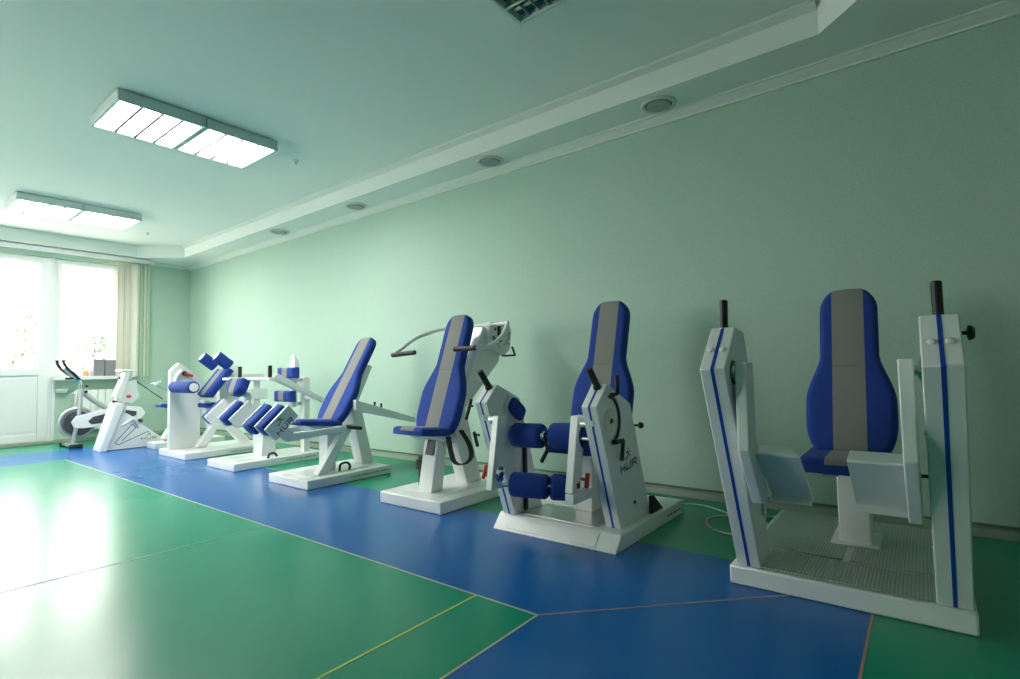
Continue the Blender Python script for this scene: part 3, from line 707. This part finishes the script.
MB().tube([(2.86, 2.83, .50), (2.87, 2.82, .40), (2.91, 2.82, .29), (3.0, 2.80, .27), (3.09, 2.80, .31), (3.09, 2.82, .41), (3.01, 2.84, .53)], .02, 8, round_=.05, flat=(.004, .024)).build('strap', WEB, T3, label='black webbing strap')
MB().box(2.80, 2.83, 3.07, 3.10, .12, .34).box(2.79, 2.85, 3.055, 3.11, .24, .32).build('adjuster_box', BLACKG, T3, .004)

# shared: angled shin pad plate in the xz plane
def shin(parent, cx, cz, y, plate_side, th=.085, mark=False, L=.275, W=.135, ang=.745, logo=False, arm_to=None, shx=0):
    ca, sa = math.cos(ang), math.sin(ang)
    P = lambda u, v: (cx+u*ca-v*sa*-1*-1, cz+u*sa+v*ca)
    q = [(-L/2, -W/2), (L/2, -W/2), (L/2, W/2), (-L/2, W/2)]
    pts = [P(*a) for a in q]
    pl = MB().prism(pts, y-.008, y+.008).build('shin_plate', WHITE, parent, .003)
    q = [(-L/2+.005, -W/2+.003), (L/2-.005, -W/2+.003), (L/2-.005, W/2-.003), (-L/2+.005, W/2-.003)]
    pts = [P(*a) for a in q]
    if plate_side == 'near': MB().prism(pts, y+.009, y+.009+th).build('shin_pad', BLUE, parent, .022, label='blue shin pad')
    elif plate_side == 'far': MB().prism(pts, y-.009-th, y-.009).build('shin_pad', BLUE, parent, .022, label='blue shin pad')
    return pl

# ---- 4 leg press style machine with angled shin pads
T4 = thing('thigh_training_machine', (3.0, 4.49, 0), 'reclined white machine with blue shin pads, lettered end plate and long tapered rear lever', 'exercise machine')
y0, y1 = 4.165, 4.815
MB().box(2.515, 3.41, y0, y1, 0, .08).build('base', WHITE, T4, .008)
MB().box(2.62, 3.35, y0+.12, y1-.12, .08, .084).build('deck_sheet', WHITE, T4, .002)
shin(T4, 2.298, .592, 4.19, 'near', .035)
maker_mark(T4, 2.338, .545, 4.182, .745, .044, LOGOK)
shin(T4, 2.345, .60, 4.45, 'far', .09); shin(T4, 2.335, .60, 4.66, 'far', .10)
MB().prism([(2.28, .49), (2.35, .425), (2.93, .455), (2.93, .505), (2.42, .49), (2.36, .56)], 4.20, 4.235).build('side_arm', WHITE, T4, .005)
MB().prism([(2.33, .50), (2.40, .44), (2.93, .46), (2.93, .505), (2.42, .49)], 4.62, 4.65).build('side_arm', WHITE, T4, .005)
MB().box(2.86, 2.93, 4.235, 4.62, .46, .50).build('cross_beam', WHITE, T4, .005)
MB().box(2.86, 2.95, 4.40, 4.54, .084, .47).build('seat_post', WHITE, T4, .005)
MB().prism([(2.70, .084), (2.80, .084), (3.09, .50), (3.0, .50)], 4.30, 4.38).build('seat_strut', WHITE, T4, .005)
MB().prism([(2.62, .525), (3.03, .49), (3.06, .43), (2.80, .445)], 4.36, 4.62).build('seat_bracket', WHITE, T4, .006)
seat(T4, 2.55, 2.98, 4.49, .535, .495, .18, .05)
backrest(T4, 2.965, .505, 3.44, 1.325, 4.5, .134, .215)
MB().prism([(3.27, .084), (3.40, .084), (3.25, .66), (3.13, .66)], 4.42, 4.56).build('rear_column', WHITE, T4, .006)
MB().prism([(3.10, .60), (3.20, .60), (3.42, 1.05), (3.38, 1.07)], 4.46, 4.54).build('back_support', WHITE, T4, .005)
MB().prism([(3.06, .735), (3.06, .63), (3.80, .455), (3.80, .505)], 4.24, 4.30).build('rear_lever', WHITE, T4, .005)
MB().box(3.14, 3.20, 4.30, 4.45, .62, .68).build('lever_bracket', WHITE, T4, .005)
for x_, z_ in ((3.30, .655), (3.38, .635)): MB().cyl((x_, 4.27, z_), (x_, 4.27, z_+.045), .011, 10).build('bolt', BLACKG, T4)
MB().cyl((2.95, 4.25, .49), (3.13, 4.25, .46), .018, 14).build('grip', BLACK, T4)
MB().box(2.99, 3.01, 4.25, 4.40, .47, .49).build('grip_stem', STEEL, T4)
MB().tube([(2.92, 4.30, .084), (2.93, 4.30, .15), (2.99, 4.28, .16), (3.02, 4.27, .12), (3.0, 4.27, .088)], .011, 8, round_=.02).build('foot_pedal', BLACK, T4)
scribble(T4, 2.95, 3.38, .035, y0)

# ---- 5 torso machine with two small back pads
T5 = thing('torso_training_machine', (3.0, 5.9, 0), 'white machine with two small blue back pads and upright black grips', 'exercise machine')
y0, y1 = 5.60, 6.22
MB().box(2.56, 3.60, y0, y1, 0, .08).build('base', WHITE, T5, .008)
MB().box(2.66, 3.5, y0+.12, y1-.12, .08, .084).build('deck_sheet', WHITE, T5, .002)
shin(T5, 2.66, .58, 5.62, 'near', .03); shin(T5, 2.655, .585, 5.87, 'far', .10); shin(T5, 2.61, .59, 6.08, 'near', .10)
MB().prism([(2.62, .48), (2.70, .42), (3.05, .45), (3.05, .49), (2.76, .48)], 5.85, 5.89).build('side_arm', WHITE, T5, .005)
MB().prism([(2.95, .084), (3.12, .084), (3.08, .50), (2.98, .50)], 5.80, 6.0).build('seat_post', WHITE, T5, .005)
seat(T5, 2.86, 3.20, 5.9, .50, .49, .17, .055)
MB().box(3.40, 3.47, 5.70, 5.78, .08, .945).build('rear_column', WHITE, T5, .005)
MB().box(3.30, 3.36, 5.78, 5.84, .60, 1.14).build('pad_rail', WHITE, T5, .005)
MB().box(3.36, 3.40, 5.74, 5.80, .895, .94).build('support_arm', WHITE, T5, .003)
MB().prism([(3.30, 1.05), (3.36, 1.05), (3.36, 1.13), (3.315, 1.20), (3.30, 1.20)], 5.74, 5.80).build('top_guide', WHITE, T5, .003)
MB().box(3.34, 3.42, 5.74, 5.80, .62, .66).build('support_arm', WHITE, T5, .004)
for zc, yc in ((1.00, 5.785), (.73, 5.86)):
    cushion('back_pad', T5, (3.29, yc, zc-.062), (0, 0, 1), (-1, 0, 0), lambda s: .175, .125, .085, stripe=.055, label='small blue pad with a grey stripe')
    MB().box(3.29, 3.31, yc-.05, yc+.05, zc-.03, zc+.03).build('pad_mount', STEEL, T5)
MB().tube([(2.90, 6.62, .942), (2.90, 5.50, .942)], .018, 14).build('handle_bar', WHITE, T5)
for y in (6.21, 5.53):
    MB().cyl((2.90, y, .955), (2.90, y, 1.085), .021, 16).build('grip', BLACK, T5)
    MB().box(2.875, 2.925, y-.025, y+.025, .92, .957).build('grip_clamp', WHITE, T5, .003)
MB().prism([(2.93, .965), (2.97, 1.0), (3.66, .635), (3.66, .59), (2.99, .90), (2.94, .92)], 5.50, 5.56).build('rear_lever', WHITE, T5, .005)
MB().box(3.40, 3.47, 5.55, 5.70, .69, .74).build('lever_bracket', WHITE, T5, .004)
for x_, z_ in ((3.12, .87), (3.19, .835)): MB().cyl((x_, 5.53, z_), (x_, 5.53, z_+.06), .011, 10).build('bolt', BLACKG, T5)
cushion('thigh_pad', T5, (2.86, 6.16, .74), (.35, 0, 1), (-1, 0, .35), lambda s: .16-.10*(1-min(1, s/.10))**2, .20, .10, stripe=.06, label='rounded blue pad with a grey front')
MB().prism([(2.90, .49), (2.98, .49), (2.98, .78), (2.92, .80)], 6.10, 6.18).build('pad_post', WHITE, T5, .004)
MB().tube([(2.93, 5.62, .084), (2.94, 5.62, .13), (2.99, 5.60, .14), (3.02, 5.60, .10)], .012, 8, round_=.02).build('foot_pedal', BLACK, T5)
scribble(T5, 3.12, 3.48, .035, y0)

# ---- 6 back machine with big front plate and roller
T6 = thing('back_extension_machine', (3.0, 7.25, 0), 'white machine with a tall slab front, long blue roller and reclined pad', 'exercise machine')
y0, y1 = 6.86, 7.67
MB().box(2.58, 3.62, y0, y1, 0, .08).build('base', WHITE, T6, .008)
MB().prism([(2.60, .08), (2.60, 1.055), (2.70, 1.155), (2.85, 1.05), (2.95, .945), (2.955, .08)], 7.39, 7.47).build('front_slab', WHITE, T6, .006)
ft = MB().prism([(2.62, .90), (2.63, .98), (2.70, 1.07), (2.72, 1.07), (2.65, .97), (2.64, .90)], 7.30, 7.39).build('roller_fork', WHITE, T6, .004)
MB().cyl((2.80, 7.39, 1.0), (2.80, 7.35, 1.0), .02, 12).cyl((2.74, 7.35, 1.02), (2.84, 7.34, .985), .014, 12).build('clamp_lever', RED, T6, label='red clamp lever')
MB().lathe((2.76, 7.39, 1.02), (2.76, 7.0, 1.02), [(0, .03), (.01, .03), (.012, .001)], 18).build('disc', BLACKG, T6)
MB().roller((2.62, 7.33, .855), (2.62, 6.74, .855), .070).build('roller', BLUE, T6, label='long blue roller')
MB().lathe((2.62, 6.742, .855), (2.62, 6.0, .855), [(0, .05), (.005, .05), (.007, .044), (.0075, .001)], 24).build('roller_end', PVC, T6)
MB().prism([(2.92, .68), (3.10, .62), (3.14, .30), (3.02, .30)], 7.22, 7.36).build('seat_post', WHITE, T6, .005)
MB().prism([(2.84, .09), (3.03, .36), (3.10, .39), (3.28, .37), (3.52, .09), (3.38, .09), (3.22, .28), (3.08, .30), (2.96, .09)], 7.20, 7.30).build('frame', WHITE, T6, .005)
MB().box(2.92, 3.10, 7.15, 7.42, .58, .64).build('seat', BLUE, T6, .02, label='blue seat')
v = Vector((.25, 0, .33)); n = Vector((-v.z, 0, v.x)).normalized()
cushion('reclined_pad', T6, (2.93, 7.14, .71), v, n, lambda s: .17, v.length, .075, stripe=.06, label='reclined blue pad with a grey stripe')
for yc in (7.52, 7.10):
    MB().roller((3.0, yc-.04, 1.235), (3.16, yc-.06, 1.105), .072, e=.012).build('shoulder_roller', BLUE, T6, label='short blue roller')
    d = Vector((-.18, .02, .135)).normalized(); p = Vector((3.0, yc-.04, 1.235))
    MB().lathe(p+d*.001, p-d, [(-.004, .001), (-.003, .052), (0, .054)], 20).build('roller_end', PVC, T6)
MB().prism([(3.15, .30), (3.35, .30), (3.40, .90), (3.36, 1.12), (3.22, 1.15), (3.12, .95)], 7.24, 7.36).build('rear_housing', WHITE, T6, .006)
MB().box(3.10, 3.60, 7.02, 7.12, .90, 1.0).build('rear_beam', WHITE, T6, .005)
MB().box(3.40, 3.66, 7.05, 7.12, .66, .80).box(3.50, 3.58, 7.08, 7.12, .08, .92).build('weight_housing', WHITE, T6, .005)
MB().tube([(2.98, 7.17, .54), (3.06, 7.16, .56), (3.12, 7.16, .53)], .010, 8, round_=.02).build('lever', BLACK, T6)
MB().box(2.90, 2.96, 7.20, 7.26, .08, .105).build('bracket', BEIGE, T6, .003)
scribble(T6, 3.1, 3.4, .03, y0)

# ---- 7 small seated machine behind the slab
T7 = thing('seated_lever_machine', (2.95, 8.42, 0), 'small white machine with thin lever, mostly hidden behind the tall slab machine', 'exercise machine')
MB().box(2.73, 3.65, 8.26, 8.56, 0, .085).build('base', WHITE, T7, .008)
MB().prism([(2.86, .12), (2.98, .085), (3.14, .36), (3.10, .45), (3.06, .45)], 8.36, 8.48).build('seat_post', WHITE, T7, .006)
seat(T7, 2.82, 3.18, 8.44, .56, .51, .13, .055)
MB().prism([(3.05, .40), (3.12, .40), (3.12, .53), (3.05, .54)], 8.38, 8.48).build('seat_bracket', STEEL, T7, .004)
MB().tube([(2.80, 8.50, .885), (3.10, 8.46, .68), (3.30, 8.46, .50), (3.35, 8.46, .08)], .012, 10, round_=.05).build('lever', SILVER, T7)
MB().prism([(2.75, .89), (2.78, .86), (2.84, .88), (2.81, .91)], 8.44, 8.54).build('lever_head', WHITE, T7, .004)
MB().cyl((2.88, 8.36, .09), (2.94, 8.36, .12), .015, 10).build('clamp_lever', RED, T7, label='red clamp lever')
knob(T7, (2.83, 8.46, .90), (.3, -.5, .6), .012, .015, .02, CHROME)

# ---- 8 arm crank machine with slanted beam
T8 = thing('arm_crank_machine', (2.6, 8.85, 0), 'white machine with a broad slanted front beam, right beside the exercise bike', 'exercise machine')
MB().prism([(2.225, .03), (2.225, .0), (2.30, 0), (2.50, .60), (2.49, .63), (2.40, .64)], 8.66, 8.96).build('front_beam', WHITE, T8, .008)
MB().prism([(2.30, .004), (2.98, .004), (2.98, .10), (2.74, .30), (2.60, .44), (2.52, .50), (2.46, .45)], 8.70, 8.92).build('housing', WHITE, T8, .008)
strokes(MB(), [((2.40, .10), (2.60, .34)), ((2.40, .10), (2.44, .07)), ((2.44, .07), (2.80, .22)), ((2.60, .34), (2.64, .28)), ((2.64, .28), (2.48, .12))], .008, lambda u, v_, d: (u, 8.70-d, v_), .003).build('panel_groove', LOGOK, T8, 0, 0)
MB().box(2.42, 2.56, 8.74, 8.78, .36, .40).cyl((2.46, 8.67, .32), (2.58, 8.67, .40), .012, 10).cyl((2.60, 8.66, .40), (2.66, 8.66, .28), .012, 10).build('crank', STEEL, T8)
MB().prism([(2.40, .72), (2.52, 1.06), (2.58, 1.06), (2.47, .70)], 8.72, 8.90).build('head_beam', WHITE, T8, .006)
MB().prism([(2.47, .92), (2.66, .95), (2.70, .70), (2.60, .62), (2.44, .66)], 8.76, 8.84).build('head_housing', WHITE, T8, .006)
MB().box(2.45, 2.65, 8.70, 8.94, 1.065, 1.095).build('head_cap', WHITE, T8, .006)
MB().prism([(2.54, 1.065), (2.56, .95), (2.60, .95), (2.62, 1.065)], 8.78, 8.86).build('cap_bracket', STEEL, T8, .003)
MB().cyl((2.42, 8.81, .60), (2.46, 8.81, .74), .03, 18).cyl((2.52, 8.80, .50), (2.54, 8.80, .68), .022, 16).build('neck', STEEL, T8)
knob(T8, (2.42, 8.72, .66), (-.8, -.5, 0), .02, .025, .04)
knob(T8, (2.47, 8.72, .98), (-.8, -.5, 0), .018, .02, .03)
knob(T8, (2.68, 8.70, .36), (.3, -.6, .6), .032, .03, .015)
MB().cyl((2.56, 8.76, .72), (2.56, 8.70, .72), .022, 14).build('axle_cap', RED, T8, label='reddish axle cap')
MB().tube([(2.66, 8.80, .93), (2.74, 8.76, .86), (2.90, 8.74, .72), (2.98, 8.74, .66)], .006, 8, round_=.05).build('hose', BLACK, T8)
maker_mark(T8, 2.80, .105, 8.70, 0, .036, LOGOK, True, 2.0)

# ---- 9 exercise bike
T9 = thing('exercise_bike', (2.3, 9.72, 0), 'silver exercise bike with a dark flywheel in front of the radiator', 'exercise bike')
yb_ = 9.70; fx, fz = 2.10, .345
MB().lathe((fx, yb_-.05, fz), (fx, yb_+.05, fz), [(0, .001), (0, .165), (.008, .172), (.092, .172), (.10, .165), (.10, .001)], 40).build('flywheel', mat('flywheel_dark', (.05, .045, .065), .35), T9)
MB().tube([(fx+.205*math.cos(a*.157), yb_, fz+.205*math.sin(a*.157)) for a in range(40)], .024, 10, closed=True).build('flywheel_guard', SILVER, T9)
def limb(mb, pts, ya, yb): mb.prism(pts, ya, yb); return mb
hull = [(1.99+.02, .36), (2.06, .44), (2.20, .475), (2.62, .56), (2.86, .52), (2.92, .43), (2.86, .34), (2.6, .29), (2.15, .26), (2.04, .28)]
MB().prism(hull, yb_-.10, yb_-.065).build('chain_cover', PVC, T9, .008)
MB().prism([(2.24, .31), (2.60, .34), (2.80, .40), (2.80, .46), (2.62, .50), (2.26, .42), (2.20, .36)], yb_-.106, yb_-.10).build('cover_inset', mat('cover_inset_dark', (.05, .05, .065), .4), T9, .002)
MB().tube([(2.03, yb_-.07, .04), (2.10, yb_-.07, .45), (2.13, yb_-.04, .83)], .026, 14).tube([(2.03, yb_+.07, .04), (2.10, yb_+.07, .45), (2.13, yb_+.04, .83)], .026, 14).build('fork', SILVER, T9)
MB().tube([(2.13, yb_, .80), (2.34, yb_, .60), (2.62, yb_, .40), (2.95, yb_, .06)], .034, 14, round_=.1).build('main_frame', SILVER, T9)
MB().tube([(2.13, yb_, .72), (2.13, yb_, .93), (2.05, yb_, 1.0)], .028, 14, round_=.04).build('head_post', CHROME, T9)
knob(T9, (2.17, yb_-.02, .87), (.7, -.7, .1), .022, .025, .02)
knob(T9, (2.17, yb_-.02, .79), (.5, -.85, -.1), .022, .02, .02)
for sx in (-1, 1):
    MB().tube([(2.09, yb_+sx*.07, .975), (2.02, yb_+sx*.15, 1.04), (1.95, yb_+sx*.17, 1.11), (1.90, yb_+sx*.17, 1.18), (1.885, yb_+sx*.16, 1.25)], .020, 12, round_=.06).build('grip', BLACK, T9)
MB().tube([(2.10, yb_-.08, .97), (2.10, yb_+.08, .97)], .020, 12).tube([(2.06, yb_-.05, .98), (1.93, yb_-.05, 1.13)], .012, 10).tube([(2.06, yb_+.05, .98), (1.93, yb_+.05, 1.13)], .012, 10).tube([(1.93, yb_-.05, 1.13), (1.93, yb_+.05, 1.13)], .012, 10).build('handlebar', SILVER, T9)
MB().box(1.95, 2.10, yb_-.02, yb_+.02, .97, 1.0).build('display_mount', BLACKG, T9, .004)
MB().box(1.97, 2.09, yb_-.25, yb_+.25, .02, .055).build('front_foot', STEEL, T9, .006)
for y in (yb_-.26, yb_+.26): MB().box(1.955, 2.105, y-.035, y+.035, 0, .06).build('foot_cap', BLACK, T9, .01)
MB().box(2.90, 3.0, yb_-.24, yb_+.24, .0, .05).build('rear_foot', STEEL, T9, .006)
MB().tube([(2.60, yb_, .36), (2.68, yb_, .80)], .025, 14).build('seat_tube', SILVER, T9)
MB().prism([(2.58, .80), (2.76, .81), (2.79, .86), (2.74, .88), (2.56, .84)], yb_-.08, yb_+.08).build('saddle', BLACK, T9, .02)
MB().cyl((2.62, yb_-.06, .40), (2.62, yb_-.13, .40), .03, 18).box(2.60, 2.64, yb_-.14, yb_-.125, .24, .42).box(2.57, 2.67, yb_-.22, yb_-.14, .225, .25).build('crank', BLACKG, T9, .003)

T9.location.x += .12
# ================================================================ OUTSIDE
g = MB().add([(-60, -40, -3.5), (70, -40, -3.5), (70, 90, -3.5), (-60, 90, -3.5)], [(0, 1, 2, 3)]); struct('ground', g, BOUNCE_GROUND, 0, 0)
def tree(x, y, h, r, lab, sd):
    rnd = random.Random(sd); z0 = -3.5
    t = thing('tree', (x, y, z0), lab, 'tree', 'trees outside the window')
    tk = MB().tube([(x, y, z0), (x+.1, y, z0+h*.35), (x-.1, y+.1, z0+h*.7)], .16, 10)
    for k in range(7):
        a = rnd.uniform(0, 6.28); tk.tube([(x, y, z0+h*(.35+.05*k)), (x+math.cos(a)*r*.6, y+math.sin(a)*r*.6, z0+h*(.5+.06*k))], .05, 6)
    tk.build('trunk', BARK, t)
    lf = MB()
    cl = [(Vector((rnd.gauss(0, r*.45), rnd.gauss(0, r*.45), rnd.uniform(-.5, .5)*h*.62)), rnd.uniform(.35, .75)*r*.5) for _ in range(38)]
    for c, cr_ in cl:
        for _ in range(90):
            d = Vector((rnd.gauss(0, 1), rnd.gauss(0, 1), rnd.gauss(0, 1))).normalized()*cr_*rnd.uniform(.5, 1)
            p = Vector((x, y, z0+h*.66))+c+d; s_ = rnd.uniform(.05, .11)
            a = Vector((rnd.gauss(0, 1), rnd.gauss(0, 1), rnd.gauss(0, 1))).normalized(); b_ = a.orthogonal().normalized()
            lf.add([p-a*s_, p+b_*s_*.5, p+a*s_, p-b_*s_*.5], [(0, 1, 2, 3)])
    lf.build('foliage', GREEN_LEAF, t, 0, 0)
tree(5.6, 23.5, 6.6, 2.6, 'pale leafy tree seen through the window pane beside the balcony door', 3)
tree(-.6, 20, 5.4, 1.8, 'leafy tree seen at the lower right of the balcony door glass', 5)
# daylight portals at the openings
for (xa, xb_, za, zb_) in ((DX0+.16, DX1-.17, 1.14, HEAD-.1), (DX1+.08, WX1-.08, SILL+.08, HEAD-.08), (-1.82, DX0-.2, SILL+.08, HEAD-.08)):
    li = bpy.data.lights.new('portal', 'AREA'); li.shape = 'RECTANGLE'; li.size = xb_-xa; li.size_y = zb_-za
    li.cycles.is_portal = True
    o = bpy.data.objects.new('daylight_portal', li); C.objects.link(o); o.location = ((xa+xb_)/2, YF+.16, (za+zb_)/2); o.rotation_euler = (math.radians(-90), 0, 0)
for a, b in LW_ADDED:
    li = bpy.data.lights.new('portal', 'AREA'); li.shape = 'RECTANGLE'; li.size = 1.7; li.size_y = b-a-.1; li.cycles.is_portal = True
    o = bpy.data.objects.new('daylight_portal', li); C.objects.link(o); o.location = (XL-.15, (a+b)/2, 1.9); o.rotation_euler = (0, math.radians(-90), 0)

for o in bpy.data.objects:
    if '_o' in o: del o['_o']
